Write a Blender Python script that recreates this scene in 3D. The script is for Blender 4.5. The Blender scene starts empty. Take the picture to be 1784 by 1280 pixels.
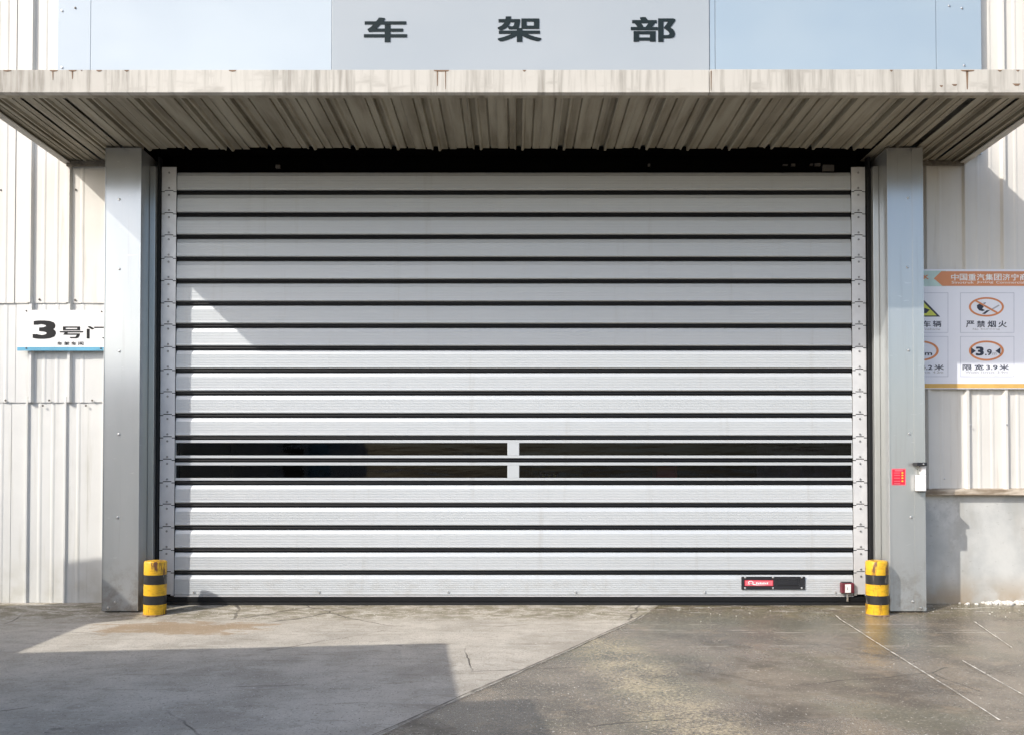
import bpy, bmesh, math, random
from mathutils import Vector
random.seed(7)
R = math.radians
scn = bpy.context.scene
COL = scn.collection

# ------------------------------------------------------------------ camera
CAM = Vector((0.0, -9.0, 1.37)); PITCH = R(1.0)
F = 1503.0; CX = 897.0; CY = 833.0 - F * math.tan(PITCH); W, H = 1784.0, 1280.0
cd = bpy.data.cameras.new('camera'); cam = bpy.data.objects.new('camera', cd); COL.objects.link(cam)
cam.location = CAM; cam.rotation_euler = (R(90) + PITCH, 0, 0)
cd.sensor_fit = 'HORIZONTAL'; cd.sensor_width = 36; cd.lens = 36 * F / W
cd.shift_x = -(CX - W / 2) / W; cd.shift_y = (CY - H / 2) / W
cd.clip_end = 2000
scn.camera = cam
cy = scn.cycles
cy.max_bounces = 6; cy.diffuse_bounces = 4; cy.glossy_bounces = 3; cy.transmission_bounces = 2; cy.caustics_reflective = False; cy.caustics_refractive = False
cy.use_adaptive_sampling = True; cy.adaptive_threshold = .02

def P(u, v, Y):
    """photo pixel -> X, Z on the vertical plane at depth Y"""
    a = (u - CX) / F; b = (CY - v) / F; c, s = math.cos(PITCH), math.sin(PITCH)
    dy = c - b * s; t = (Y - CAM.y) / dy
    return CAM.x + a * t, CAM.z + (s + b * c) * t
def PX(u, Y, v=640): return P(u, v, Y)[0]
def PZ(v, Y): return P(CX, v, Y)[1]

# ------------------------------------------------------------------ light
SUN = Vector((1.33, 1.0, -1.27)).normalized()
elev = math.asin(-SUN.z)
w = bpy.data.worlds.new('World'); scn.world = w; w.use_nodes = True
nt = w.node_tree; sky = nt.nodes.new('ShaderNodeTexSky'); sky.sky_type = 'NISHITA'; sky.sun_disc = False
sky.sun_elevation = elev; sky.sun_rotation = math.atan2(-SUN.x, -SUN.y)
sky.air_density = 1.0; sky.dust_density = 2.6; sky.ozone_density = 1.0
bg = nt.nodes['Background']; bg.inputs[1].default_value = 0.15
nt.links.new(sky.outputs[0], bg.inputs[0])
sl = bpy.data.lights.new('sun', 'SUN'); sl.energy = 2.7; sl.angle = R(0.5); sl.color = (1.0, 0.95, 0.87)
so = bpy.data.objects.new('sun', sl); COL.objects.link(so)
so.rotation_euler = SUN.to_track_quat('-Z', 'Y').to_euler(); so.location = (-12, -16, 14)
scn.view_settings.view_transform = 'Standard'; scn.view_settings.look = 'None'
scn.view_settings.exposure = 0.70; scn.view_settings.gamma = 1.0; scn.view_settings.use_curve_mapping = False

# ------------------------------------------------------------------ materials
class N:
    """tiny node-graph helper"""
    def __init__(s, name):
        s.m = bpy.data.materials.new(name); s.m.use_nodes = True
        s.t = s.m.node_tree; s.b = s.t.nodes['Principled BSDF']
        s.geo = None
    def node(s, typ, **kw):
        n = s.t.nodes.new(typ)
        for k, v in kw.items(): setattr(n, k, v)
        return n
    def link(s, a, b): s.t.links.new(a, b)
    def pos(s, scale=(1, 1, 1), off=(0, 0, 0)):
        if s.geo is None: s.geo = s.node('ShaderNodeNewGeometry')
        m = s.node('ShaderNodeMapping'); m.inputs['Scale'].default_value = scale; m.inputs['Location'].default_value = off
        s.link(s.geo.outputs['Position'], m.inputs['Vector']); return m.outputs[0]
    def axis(s, i):
        if s.geo is None: s.geo = s.node('ShaderNodeNewGeometry')
        x = s.node('ShaderNodeSeparateXYZ'); s.link(s.geo.outputs['Position'], x.inputs[0]); return x.outputs[i]
    def noise(s, scale=(1, 1, 1), sc=1.0, detail=4, rough=.55, dist=0, off=(0, 0, 0)):
        n = s.node('ShaderNodeTexNoise'); n.inputs['Scale'].default_value = sc
        n.inputs['Detail'].default_value = detail; n.inputs['Roughness'].default_value = rough; n.inputs['Distortion'].default_value = dist
        s.link(s.pos(scale, off), n.inputs['Vector']); return n.outputs['Fac']
    def ramp(s, x, a, b, lo=0.0, hi=1.0):
        n = s.node('ShaderNodeMapRange'); n.inputs[1].default_value = a; n.inputs[2].default_value = b
        n.inputs[3].default_value = lo; n.inputs[4].default_value = hi; n.interpolation_type = 'SMOOTHSTEP'
        s.link(x, n.inputs[0]); return n.outputs[0]
    def math(s, op, a, b=None, c=None):
        n = s.node('ShaderNodeMath'); n.operation = op
        for i, v in enumerate((a, b, c)):
            if v is None: continue
            if isinstance(v, (int, float)): n.inputs[i].default_value = v
            else: s.link(v, n.inputs[i])
        return n.outputs[0]
    def mix(s, f, a, b, mode='MIX'):
        n = s.node('ShaderNodeMix'); n.data_type = 'RGBA'; n.blend_type = mode
        for i, v in ((0, f), (6, a), (7, b)):
            if isinstance(v, (int, float)): n.inputs[i].default_value = v
            elif isinstance(v, tuple): n.inputs[i].default_value = v + (1,)
            else: s.link(v, n.inputs[i])
        return n.outputs[2]
    def set(s, name, v):
        i = s.b.inputs[name]
        if isinstance(v, tuple): i.default_value = v + (1,)
        elif isinstance(v, (int, float)): i.default_value = v
        else: s.link(v, i)
    def bump(s, h, strength=.3, dist=.01):
        n = s.node('ShaderNodeBump'); n.inputs['Strength'].default_value = strength; n.inputs['Distance'].default_value = dist
        s.link(h, n.inputs['Height']); s.link(n.outputs[0], s.b.inputs['Normal'])

M = {}
def plain(key, col, rough=.5, metal=0.0, var=.08, sc=6.0, spec=.5, coat=0.0):
    n = N(key); f = n.noise(sc=sc, detail=5)
    lo = tuple(c * (1 - var) for c in col); hi = tuple(min(1, c * (1 + var)) for c in col)
    n.set('Base Color', n.mix(n.ramp(f, .35, .65), lo, hi))
    n.set('Roughness', n.ramp(n.noise(sc=sc * 2.3), .3, .7, max(0, rough - .06), min(1, rough + .06)))
    n.set('Metallic', metal); n.set('Specular IOR Level', spec); n.set('Coat Weight', coat)
    M[key] = n.m; return n

def wall_mat(key, col, dirt=(.36, .31, .24), dirt_lo=.56, low_dirt=0.0, top_tone=0.0):
    n = N(key)
    st = n.noise(scale=(9, 9, .55), sc=1, detail=6, rough=.6)
    bl = n.noise(sc=1.7, detail=5)
    base = n.mix(n.ramp(bl, .3, .7), tuple(c * .93 for c in col), col)
    d = n.ramp(st, dirt_lo, dirt_lo + .22, 0, .55)
    if low_dirt:
        z = n.axis(2); g = n.ramp(z, .75, .05, 0, 1)
        d = n.math('MAXIMUM', d, n.math('MULTIPLY', g, n.ramp(n.noise(sc=5, detail=6), .35, .7, .1, low_dirt)))
    if top_tone:
        z = n.axis(2); g = n.ramp(z, 3.4, 4.75, 0, 1)  # patchily browner with height, towards the canopy
        d = n.math('MAXIMUM', d, n.math('MULTIPLY', g, n.ramp(n.noise(scale=(7, 7, 1), sc=1, detail=5), .35, .7, .1, top_tone)))
    n.set('Base Color', n.mix(d, base, dirt)); n.set('Roughness', .48); n.set('Specular IOR Level', .35)
    sp = n.noise(sc=60, detail=2); n.bump(n.math('ADD', n.noise(scale=(1, 1, .4), sc=5), n.math('MULTIPLY', sp, .05)), .12, .02)
    M[key] = n.m
wall_mat('wall_cream', (.715, .70, .665), dirt_lo=.57, top_tone=.16)
wall_mat('wall_white', (.69, .69, .675), dirt=(.42, .41, .37), dirt_lo=.54)
wall_mat('wall_foot', (.71, .71, .69), dirt=(.47, .45, .38), low_dirt=.6)

# slats: clear-anodised aluminium with a faint brushed grain along X
n = N('slat'); g = n.noise(scale=(.5, 1, 160), sc=1, detail=3); bl = n.noise(scale=(.35, 1, 1.3), sc=1.6, detail=4)
sc_ = n.mix(n.ramp(g, .3, .7), n.mix(bl, (.555, .585, .61), (.59, .615, .635)), n.mix(bl, (.572, .60, .622), (.602, .625, .645)))
oi = n.node('ShaderNodeObjectInfo'); sc_ = n.mix(n.math('MULTIPLY', oi.outputs['Random'], .16), sc_, (.38, .405, .425))
sc_ = n.mix(n.math('MULTIPLY', n.ramp(n.noise(scale=(6, 1, .35), sc=1, detail=7, rough=.7), .55, .75), .28), sc_, (.36, .34, .30))          # rain runs
lowd = n.math('MULTIPLY', n.ramp(n.axis(2), .62, .05), n.ramp(n.noise(scale=(1, 1, 2), sc=5, detail=8, rough=.75), .46, .66))
sc_ = n.mix(n.math('MULTIPLY', lowd, .35), sc_, (.33, .30, .25))                                                                            # splashed mud
scf = n.math('MULTIPLY', n.ramp(n.noise(scale=(3, 1, 28), sc=1.6, detail=5, off=(2, 0, 5)), .68, .74), n.ramp(n.axis(2), 1.6, .3, .1, .5))
n.set('Base Color', n.mix(scf, sc_, (.28, .28, .28)))
n.set('Metallic', .2); n.set('Specular IOR Level', .4); n.set('Roughness', n.ramp(g, .2, .8, .38, .48)); n.bump(n.math('ADD', n.math('MULTIPLY', g, .05), n.math('ADD', n.noise(scale=(.9, 1, 5), sc=1.3, detail=3), n.math('MULTIPLY', n.ramp(n.noise(sc=2.2, detail=2), .68, .8), .5))), .10, .02); M['slat'] = n.m
plain('hinge', (.69, .69, .70), .42, .25, .05)
# columns: galvanised sheet
n = N('casing'); bl = n.noise(scale=(1.2, 1.2, .35), sc=1.5, detail=5); sp = n.noise(sc=45, detail=3)
cs = n.mix(n.ramp(bl, .3, .7), (.50, .52, .525), (.56, .575, .58))
cs = n.mix(n.math('MULTIPLY', n.ramp(n.noise(scale=(16, 16, .5), sc=1, detail=7, rough=.7), .55, .72), .35), cs, (.36, .355, .34))
cs = n.mix(n.math('MULTIPLY', n.math('MULTIPLY', n.ramp(n.axis(2), .7, .02), n.ramp(n.noise(sc=7, detail=8, rough=.75), .42, .62)), .6), cs, (.27, .23, .18))
cs = n.mix(n.math('MULTIPLY', n.ramp(n.noise(scale=(2, 2, 9), sc=4, detail=5, off=(1, 1, 4)), .68, .72), .4), cs, (.75, .75, .75))
n.set('Base Color', cs); n.set('Metallic', .62)
n.set('Roughness', n.ramp(bl, .25, .75, .17, .25)); n.bump(n.math('ADD', bl, n.math('MULTIPLY', sp, .02)), .08, .03); M['casing'] = n.m
plain('black', (.012, .012, .013), .55)
plain('rubber', (.010, .0105, .012), .5, sc=20, spec=.25)
plain('shade_black', (.003, .003, .003), 1.0, spec=.0)  # near-black that paints in the shade of gaps and the roller cavity
plain('screw', (.62, .62, .62), .3, .8)
plain('screw_mid', (.30, .30, .30), .35, .8)
plain('screw_dark', (.12, .11, .10), .5, .4)
n = N('glass'); n.t.nodes.remove(n.b)
tr = n.node('ShaderNodeBsdfTransparent'); tr.inputs[0].default_value = (.50, .52, .56, 1)
gl = n.node('ShaderNodeBsdfGlossy'); gl.inputs['Roughness'].default_value = .04; fr_ = n.node('ShaderNodeFresnel'); fr_.inputs[0].default_value = 1.38
bp = n.node('ShaderNodeBump'); bp.inputs['Strength'].default_value = .12; bp.inputs['Distance'].default_value = .02
n.link(n.noise(scale=(1, 1, 6), sc=1.3, detail=3), bp.inputs['Height']); n.link(bp.outputs[0], gl.inputs['Normal'])
mx = n.node('ShaderNodeMixShader'); n.link(fr_.outputs[0], mx.inputs[0]); n.link(tr.outputs[0], mx.inputs[1]); n.link(gl.outputs[0], mx.inputs[2])
n.link(mx.outputs[0], n.t.nodes['Material Output'].inputs['Surface']); M['glass'] = n.m
plain('pane_dark', (.003, .003, .006), .05, spec=.3)
plain('cabinet_red', (.75, .05, .025), .4)
plain('machine_green', (.07, .13, .09), .5)
plain('tarp', (.22, .17, .26), .55)
plain('inside', (.05, .05, .055), .9)
plain('plastic_white', (.82, .82, .82), .35)
plain('plastic_black', (.02, .02, .024), .4)
plain('print_dark', (.012, .021, .025), .6, spec=.15)
plain('print_grey', (.022, .022, .023), .6, spec=.15)
plain('print_navy', (.03, .035, .06), .5)
plain('print_pale', (.42, .42, .44), .5)
plain('print_red', (.62, .02, .05), .4)
plain('print_pink', (.75, .16, .20), .4)
plain('print_yellow', (.80, .55, .05), .4)
plain('print_lime', (.62, .66, .10), .4)
plain('print_orange', (.68, .28, .13), .45, var=.1, sc=1.2)
plain('print_teal', (.50, .66, .64), .45)
plain('print_white', (.85, .85, .85), .45)
plain('print_ring', (.66, .25, .10), .45)
plain('print_band', (.72, .45, .13), .45)
plain('poster', (.80, .82, .90), .35, var=.03, sc=.8)
plain('poster_line', (.52, .55, .64), .4)
plain('plate_white', (.83, .82, .81), .4, var=.03)
plain('plate_blue', (.12, .36, .52), .35, var=.15, sc=3)
def panel(key, a, b, metal=.0, rough=.25):
    n = N(key); n.set('Base Color', n.mix(n.ramp(n.noise(scale=(.5, 1, .8), sc=.9, detail=3), .3, .7), a, b))
    n.set('Roughness', rough); n.set('Metallic', metal); n.bump(n.noise(scale=(1, 1, .6), sc=1.1, detail=2), .12, .03); M[key] = n.m
panel('sign_glare', (.41, .475, .545), (.46, .525, .585))  # white reflection on the left panels painted into the colour
panel('sign_grey', (.345, .385, .425), (.37, .405, .44))
panel('sign_sky', (.30, .385, .475), (.34, .42, .495))  # blue of the reflected sky painted into the panel colour
# canopy fascia: cream paint, rain streaks, dirt heavier at the left end
n = N('fascia'); st = n.noise(scale=(14, 1, .8), sc=1, detail=7, rough=.65); bl = n.noise(sc=2.1, detail=6)
left = n.ramp(n.axis(0), -2.6, -4.8, .0, .42)
lowz = n.ramp(n.noise(scale=(3, 1, 9), sc=1, detail=6), .5, .75, 0, .4)
d = n.math('ADD', n.math('MULTIPLY', n.ramp(st, .42, .70), .62), left); d = n.math('MULTIPLY', d, n.ramp(bl, .25, .65, .55, 1.15))
d = n.math('MAXIMUM', d, lowz)
n.set('Base Color', n.mix(d, (.535, .515, .475), (.19, .172, .145))); n.set('Roughness', .6); n.bump(bl, .2, .01); M['fascia'] = n.m
n = N('rust'); n.set('Base Color', n.mix(n.noise(sc=14, detail=5), (.10, .06, .04), (.30, .20, .13))); n.set('Roughness', .8); M['rust'] = n.m
# soffit: the same sheet, dirty, its colour darkened further for the shade under the canopy
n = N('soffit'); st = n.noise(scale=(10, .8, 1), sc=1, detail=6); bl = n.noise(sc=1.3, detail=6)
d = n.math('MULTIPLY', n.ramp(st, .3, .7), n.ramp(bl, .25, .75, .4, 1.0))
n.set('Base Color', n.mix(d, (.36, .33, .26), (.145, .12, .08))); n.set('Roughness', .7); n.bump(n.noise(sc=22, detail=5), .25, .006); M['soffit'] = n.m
# concrete plinth
n = N('plinth'); bl = n.noise(sc=2.2, detail=7); gr = n.noise(sc=40, detail=4)
c = n.mix(n.ramp(bl, .3, .7), (.40, .415, .415), (.585, .59, .575))
c = n.mix(n.math('MULTIPLY', n.ramp(n.noise(scale=(3, 3, .7), sc=1.3, detail=6), .5, .72), .5), c, (.40, .38, .34))
c = n.mix(n.math('MULTIPLY', n.ramp(n.noise(sc=1.1, detail=8, rough=.7, off=(3, 3, 3)), .54, .60), .45), c, (.66, .66, .65))
c = n.mix(n.math('MULTIPLY', n.ramp(n.noise(scale=(2, 2, 5), sc=6, detail=6, rough=.7), .62, .68), .5), c, (.27, .26, .24))
foot = n.math('MULTIPLY', n.ramp(n.axis(2), .42, .06), n.ramp(n.noise(sc=4, detail=6), .3, .6, .3, 1))
c = n.mix(n.math('MULTIPLY', foot, .8), c, (.33, .25, .16))
n.set('Base Color', c); n.set('Roughness', .85); n.bump(n.math('ADD', bl, n.math('MULTIPLY', gr, .25)), .4, .01); M['plinth'] = n.m
n = N('flashing'); bl = n.noise(scale=(1.5, 4, 6), sc=2, detail=6)
n.set('Base Color', n.mix(n.ramp(bl, .35, .65), (.20, .15, .10), (.56, .49, .40))); n.set('Roughness', .7); M['flashing'] = n.m
# bollard paint with chips
def paint(key, col, chip, lo, hi):
    n = N(key); bl = n.noise(sc=9, detail=7, rough=.7); st = n.noise(scale=(14, 14, 3), sc=1.5, detail=6)
    c = n.mix(n.ramp(bl, .3, .7), tuple(x * .85 for x in col), col)
    m = n.math('MULTIPLY', n.ramp(st, lo, hi), n.ramp(n.noise(sc=5, detail=3), .4, .6))
    c = n.mix(n.math('MULTIPLY', n.ramp(n.noise(scale=(1, 1, 3), sc=16, detail=6, rough=.7), .50, .62), .45), c, tuple(x * .45 for x in col)); n.set('Base Color', n.mix(m, c, chip)); n.set('Roughness', .42); n.bump(bl, .25, .006); M[key] = n.m
paint('yellow', (.80, .455, .018), (.13, .05, .02), .52, .60)
paint('band_black', (.022, .022, .024), (.26, .23, .19), .58, .68)
plain('stone', (.62, .60, .56), .9, sc=30, var=.2)
plain('hut_wall', (.62, .64, .65), .6)
plain('hut_roof', (.30, .31, .33), .6)

# ------------------------------------------------------------------ mesh helpers
class MB:
    def __init__(s): s.bm = bmesh.new()
    def box(s, x0, x1, y0, y1, z0, z1, bev=0.0):
        b = bmesh.new(); bmesh.ops.create_cube(b, size=1)
        for v in b.verts:
            v.co = Vector(((x0 + x1) / 2 + v.co.x * (x1 - x0), (y0 + y1) / 2 + v.co.y * (y1 - y0), (z0 + z1) / 2 + v.co.z * (z1 - z0)))
        if bev: bmesh.ops.bevel(b, geom=b.edges[:], offset=bev, segments=2, affect='EDGES', profile=.5)
        s.merge(b); return s
    def merge(s, b):
        me = bpy.data.meshes.new('tmp'); b.to_mesh(me); b.free(); s.bm.from_mesh(me); bpy.data.meshes.remove(me)
    def poly(s, pts, d):
        """closed 3D polygon extruded by vector d"""
        b = bmesh.new(); vs = [b.verts.new(p) for p in pts]; f = b.faces.new(vs)
        r = bmesh.ops.extrude_face_region(b, geom=[f])
        for v in r['geom']:
            if isinstance(v, bmesh.types.BMVert): v.co += Vector(d)
        bmesh.ops.recalc_face_normals(b, faces=b.faces[:]); s.merge(b); return s
    def strip(s, prof, d):
        """open polyline swept by vector d"""
        a = [s.bm.verts.new(p) for p in prof]; c = [s.bm.verts.new(Vector(p) + Vector(d)) for p in prof]
        for i in range(len(a) - 1): s.bm.faces.new((a[i], a[i + 1], c[i + 1], c[i]))
        return s
    def lathe(s, prof, c, seg=32, axis='Z'):
        b = bmesh.new(); rings = []
        for r, h in prof:
            ring = []
            for k in range(seg):
                a = 2 * math.pi * k / seg; x, y = r * math.cos(a), r * math.sin(a)
                p = (x, y, h) if axis == 'Z' else (x, h, y)
                ring.append(b.verts.new(Vector(c) + Vector(p)))
            rings.append(ring)
        for i in range(len(rings) - 1):
            for k in range(seg):
                b.faces.new((rings[i][k], rings[i][(k + 1) % seg], rings[i + 1][(k + 1) % seg], rings[i + 1][k]))
        b.faces.new(rings[0]); b.faces.new(rings[-1])
        bmesh.ops.recalc_face_normals(b, faces=b.faces[:]); s.merge(b); return s
    def build(s, name, mat, parent=None, smooth=False, origin=None):
        me = bpy.data.meshes.new(name); s.bm.to_mesh(me); s.bm.free()
        return finish(name, me, mat, parent, smooth, origin)

WORLD = {}
def finish(name, me, mat, parent=None, smooth=False, origin=None):
    co = [v.co for v in me.vertices]
    if origin is None:
        lo = Vector([min(c[i] for c in co) for i in range(3)]); hi = Vector([max(c[i] for c in co) for i in range(3)])
        origin = Vector(((lo.x + hi.x) / 2, (lo.y + hi.y) / 2, lo.z if parent is None else (lo.z + hi.z) / 2))
    origin = Vector(origin)
    for v in me.vertices: v.co -= origin
    me.materials.append(M[mat])
    if smooth:
        for p in me.polygons: p.use_smooth = True
        try: me.set_sharp_from_angle(angle=R(35))
        except Exception: pass
    o = bpy.data.objects.new(name, me); COL.objects.link(o)
    attach(o, parent, origin); return o
def attach(o, parent, origin):
    WORLD[o.name] = Vector(origin)
    o.location = Vector(origin) - (WORLD[parent.name] if parent else Vector())
    if parent: o.parent = parent
def clone(src, parent, origin):
    o = src.copy(); COL.objects.link(o); o.parent = None; attach(o, parent, origin); return o
def tag(o, label, cat, group=None):
    o['label'] = label; o['category'] = cat
    if group: o['group'] = group
    return o
def thing(name, loc, label, cat, group=None):
    o = bpy.data.objects.new(name, None); COL.objects.link(o); o.location = loc; o.empty_display_size = .2
    WORLD[o.name] = Vector(loc); return tag(o, label, cat, group)
def structure(o): o['kind'] = 'structure'; return o

_screws = {}
def screw(parent, x, y, z, r=.012, mat='screw', name='screw'):
    """pan-head screw with its face towards -Y"""
    k = (r, mat, name)
    if k not in _screws:
        o = MB().lathe([(r, 0), (r, -r * .3), (r * .7, -r * .7), (r * .25, -r * .8)], (x, y, z), 10, 'Y').build(name, mat, parent, True, (x, y, z)); _screws[k] = o
        return o
    return clone(_screws[k], parent, (x, y, z))

def pxpoly(pts, Y, thick=.002):
    """photo-pixel outline laid on the plane Y, with a little thickness behind it"""
    m = MB(); q = [P(u, v, Y) for u, v in pts]
    m.poly([(x, Y, z) for x, z in q], (0, thick, 0)); return m
def rect(u0, v0, u1, v1): return [(u0, v0), (u1, v0), (u1, v1), (u0, v1)]
def ring_mb(u, v, ru, rv, tu, tv, Y, thick=.002, seg=40):
    m = MB(); b = m.bm
    def loop(a, c, y): return [b.verts.new((P(u + a * math.cos(t), v + c * math.sin(t), Y)[0], y, P(u + a * math.cos(t), v + c * math.sin(t), Y)[1])) for t in [2 * math.pi * k / seg for k in range(seg)]]
    o, i = loop(ru, rv, Y), loop(ru - tu, rv - tv, Y); o2 = loop(ru, rv, Y + thick)
    for k in range(seg):
        j = (k + 1) % seg
        b.faces.new((o[k], o[j], i[j], i[k])); b.faces.new((o2[k], o2[j], o[j], o[k]))
    return m
def ellipse(u, v, ru, rv, seg=32): return [(u + ru * math.cos(2 * math.pi * k / seg), v + rv * math.sin(2 * math.pi * k / seg)) for k in range(seg)]

def glyphs(s):
    cu = bpy.data.curves.new('t', 'FONT'); cu.body = s; cu.size = 1; cu.resolution_u = 3; cu.extrude = .01
    to = bpy.data.objects.new('t', cu); COL.objects.link(to)
    dg = bpy.context.evaluated_depsgraph_get(); me = bpy.data.meshes.new_from_object(to.evaluated_get(dg))
    bpy.data.objects.remove(to); bpy.data.curves.remove(cu); return me
def text(s, u0, v0, u1, v1, Y, mat, parent, name='lettering', bold=.0, thick=.002):
    """lettering fitted into a photo-pixel box; weight is added by widening the strokes both ways"""
    me = glyphs(s); co = [v.co.copy() for v in me.vertices]; fc = [tuple(p.vertices) for p in me.polygons]; bpy.data.meshes.remove(me)
    sh = [(i, j) for i in (-1, 0, 1) for j in (-1, 0, 1)] if bold else [(0, 0)]
    a0, a1 = min(c.x for c in co) - bold, max(c.x for c in co) + bold; b0, b1 = min(c.y for c in co) - bold, max(c.y for c in co) + bold
    x0, z1 = P(u0, v0, Y); x1, z0 = P(u1, v1, Y); vs = []; fs = []
    for k, (i, j) in enumerate(sh):
        o = len(vs); fs += [tuple(q + o for q in f) for f in fc]
        for c in co:
            vs.append((x0 + (c.x + i * bold - a0) / (a1 - a0) * (x1 - x0), Y + (thick if c.z < 0 else 0) + k * .00004, z0 + (c.y + j * bold - b0) / (b1 - b0) * (z1 - z0)))
    me = bpy.data.meshes.new(name); me.from_pydata(vs, [], fs)
    return finish(name, me, mat, parent)
def chars(s, u0, v0, u1, v1, Y, mat, parent, bold=.02, thick=.001, fill=.9):
    """a row of full-width characters, each a piece of its own"""
    p = (u1 - u0) / (len(s) - 1 + fill)
    for k, ch in enumerate(s): text(ch, u0 + k * p, v0, u0 + k * p + p * fill, v1, Y, mat, parent, 'character', bold, thick)

def words(s, u0, v0, u1, v1, Y, mat, parent):
    k = (u1 - u0) / len(s); i = 0
    for wd in s.split(' '):
        text(wd, u0 + i * k, v0, u0 + (i + len(wd)) * k, v1, Y, mat, parent, 'lettering', .0, .001); i += len(wd) + 1
def fnoise(x, y, s=0):
    return (math.sin(x * 1.7 + s) + math.sin(y * 2.3 + s * 2.1 + x * .6) + .6 * math.sin(x * 4.1 - y * 3.3 + s) + .35 * math.sin(x * 9.7 + y * 8.1)) / 2.95

# ------------------------------------------------------------------ ground
def gz(y):
    t = max(0.0, min(1.0, (y + .62) / .62)); return .055 * (t * t * .35 + t * .65)
def axis_list(lo, hi, step, far):
    a = []; x = lo
    while x < hi + 1e-6: a.append(x); x += step
    return [-f for f in reversed(far) if -f < lo] + a + [f for f in far if f > hi]
xs = axis_list(-6.0, 6.0, .08, [7, 9, 13, 20, 40, 100, 300, 700])
ys = [-700, -300, -100, -40, -20, -12, -9, -7, -6] + [-5.2 + .06 * k for k in range(92)] + [.4, 1, 3, 9, 30, 100, 300]
verts = []; faces = []
for y in ys:
    for x in xs:
        z = gz(y)
        if -6 < x < 6 and -5.2 < y < .1: z += .003 * fnoise(x, y, 1)
        verts.append((x, y, z))
nx = len(xs)
for j in range(len(ys) - 1):
    for i in range(nx - 1): faces.append((j * nx + i, j * nx + i + 1, (j + 1) * nx + i + 1, (j + 1) * nx + i))
me = bpy.data.meshes.new('ground'); me.from_pydata(verts, [], faces)
# slab edge: from beside the door towards the viewer's left
JA, JB = Vector((1.26, -.42)), Vector((-.86, -4.6))
jd = (JB - JA).normalized(); jn = Vector((-jd.y, jd.x))      # jn points to the worn, damp slab on the right
if jn.x < 0: jn = -jn
n = N('concrete')
X, Y_ = n.axis(0), n.axis(1)
side = n.math('ADD', n.math('MULTIPLY', n.math('SUBTRACT', X, JA.x), jn.x), n.math('MULTIPLY', n.math('SUBTRACT', Y_, JA.y), jn.y))
edge = n.math('ADD', n.math('MULTIPLY', n.math('SUBTRACT', n.noise(sc=5, detail=8, rough=.7), .5), .10), side)
right = n.ramp(edge, -.02, .03)
mid = n.noise(sc=3.2, detail=9, rough=.68); mid2 = n.noise(sc=1.4, detail=9, rough=.66, off=(5, 1, 0)); big = n.noise(sc=.6, detail=5, off=(2, 9, 0))
fine = n.noise(sc=42, detail=6, rough=.75); grit = n.noise(scale=(1, .55, 1), sc=85, detail=3, rough=.6); grit2 = n.noise(scale=(1, .55, 1), sc=60, detail=3, rough=.6, off=(7, 3, 0))
trow = n.noise(scale=(.8, 4.5, 1), sc=2.0, detail=8, rough=.7, off=(4, 2, 0))
dry = n.mix(n.ramp(mid2, .32, .68), (.335, .305, .26), (.50, .46, .40))
dry = n.mix(n.math('MULTIPLY', n.ramp(mid, .5, .66), .6), dry, (.53, .495, .435))
dry = n.mix(n.math('MULTIPLY', n.ramp(trow, .54, .68), .55), dry, (.215, .19, .15))
dry = n.mix(n.math('MULTIPLY', n.ramp(fine, .52, .66), .6), dry, (.20, .175, .14))
dry = n.mix(n.math('MULTIPLY', n.ramp(n.noise(sc=7, detail=8, rough=.75, off=(8, 8, 0)), .53, .64), .45), dry, (.25, .225, .185))
wet = n.mix(n.ramp(mid2, .34, .66), (.10, .083, .063), (.24, .20, .152))
wet = n.mix(n.math('MULTIPLY', n.ramp(mid, .52, .68), .6), wet, (.31, .24, .165))
wet = n.mix(n.math('MULTIPLY', n.ramp(n.noise(sc=.9, detail=6, off=(3, 7, 0)), .48, .62), .5), wet, (.16, .155, .105))
wet = n.mix(n.math('MULTIPLY', n.ramp(fine, .53, .66), .65), wet, (.41, .365, .30))
wet = n.mix(n.math('MULTIPLY', n.ramp(fine, .47, .36), .55), wet, (.065, .055, .043))
tan = n.math('MULTIPLY', n.ramp(n.math('ABSOLUTE', n.math('SUBTRACT', n.math('ADD', X, n.math('MULTIPLY', Y_, .12)), .50)), .45, .08), n.ramp(Y_, -.9, -1.9))
tan = n.math('MULTIPLY', tan, n.ramp(n.math('ADD', fine, n.math('MULTIPLY', mid, .6)), .70, .92))
wet = n.mix(n.math('MULTIPLY', tan, .8), wet, (.50, .42, .27))
col = n.mix(right, dry, wet)
# pale mortar wash in streaks along the right of the threshold
wash = n.math('MULTIPLY', n.ramp(n.noise(scale=(1.2, 7, 1), sc=2.2, detail=7, rough=.68, off=(1, 5, 0)), .54, .62), n.math('MULTIPLY', n.ramp(Y_, -.45, -.15), n.ramp(X, .9, 1.6)))
col = n.mix(wash, col, (.62, .59, .53))
# tyre scrapes parallel to the door
for y0, sl_, ofs in ((-1.16, .012, 0), (-1.29, .008, 4), (-.86, -.01, 8), (-1.9, .03, 11)):
    ln = n.math('ABSOLUTE', n.math('SUBTRACT', n.math('ADD', Y_, n.math('MULTIPLY', n.math('SUBTRACT', n.noise(sc=.7, detail=2, off=(ofs, 0, 0)), .5), .10)), y0))
    ln = n.math('MULTIPLY', n.ramp(ln, .016, .004), n.ramp(n.noise(scale=(2.5, 1, 1), sc=1.1, detail=7, off=(ofs, 1, 0)), .47, .58, 0, .6))
    col = n.mix(ln, col, (.60, .57, .51))
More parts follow.
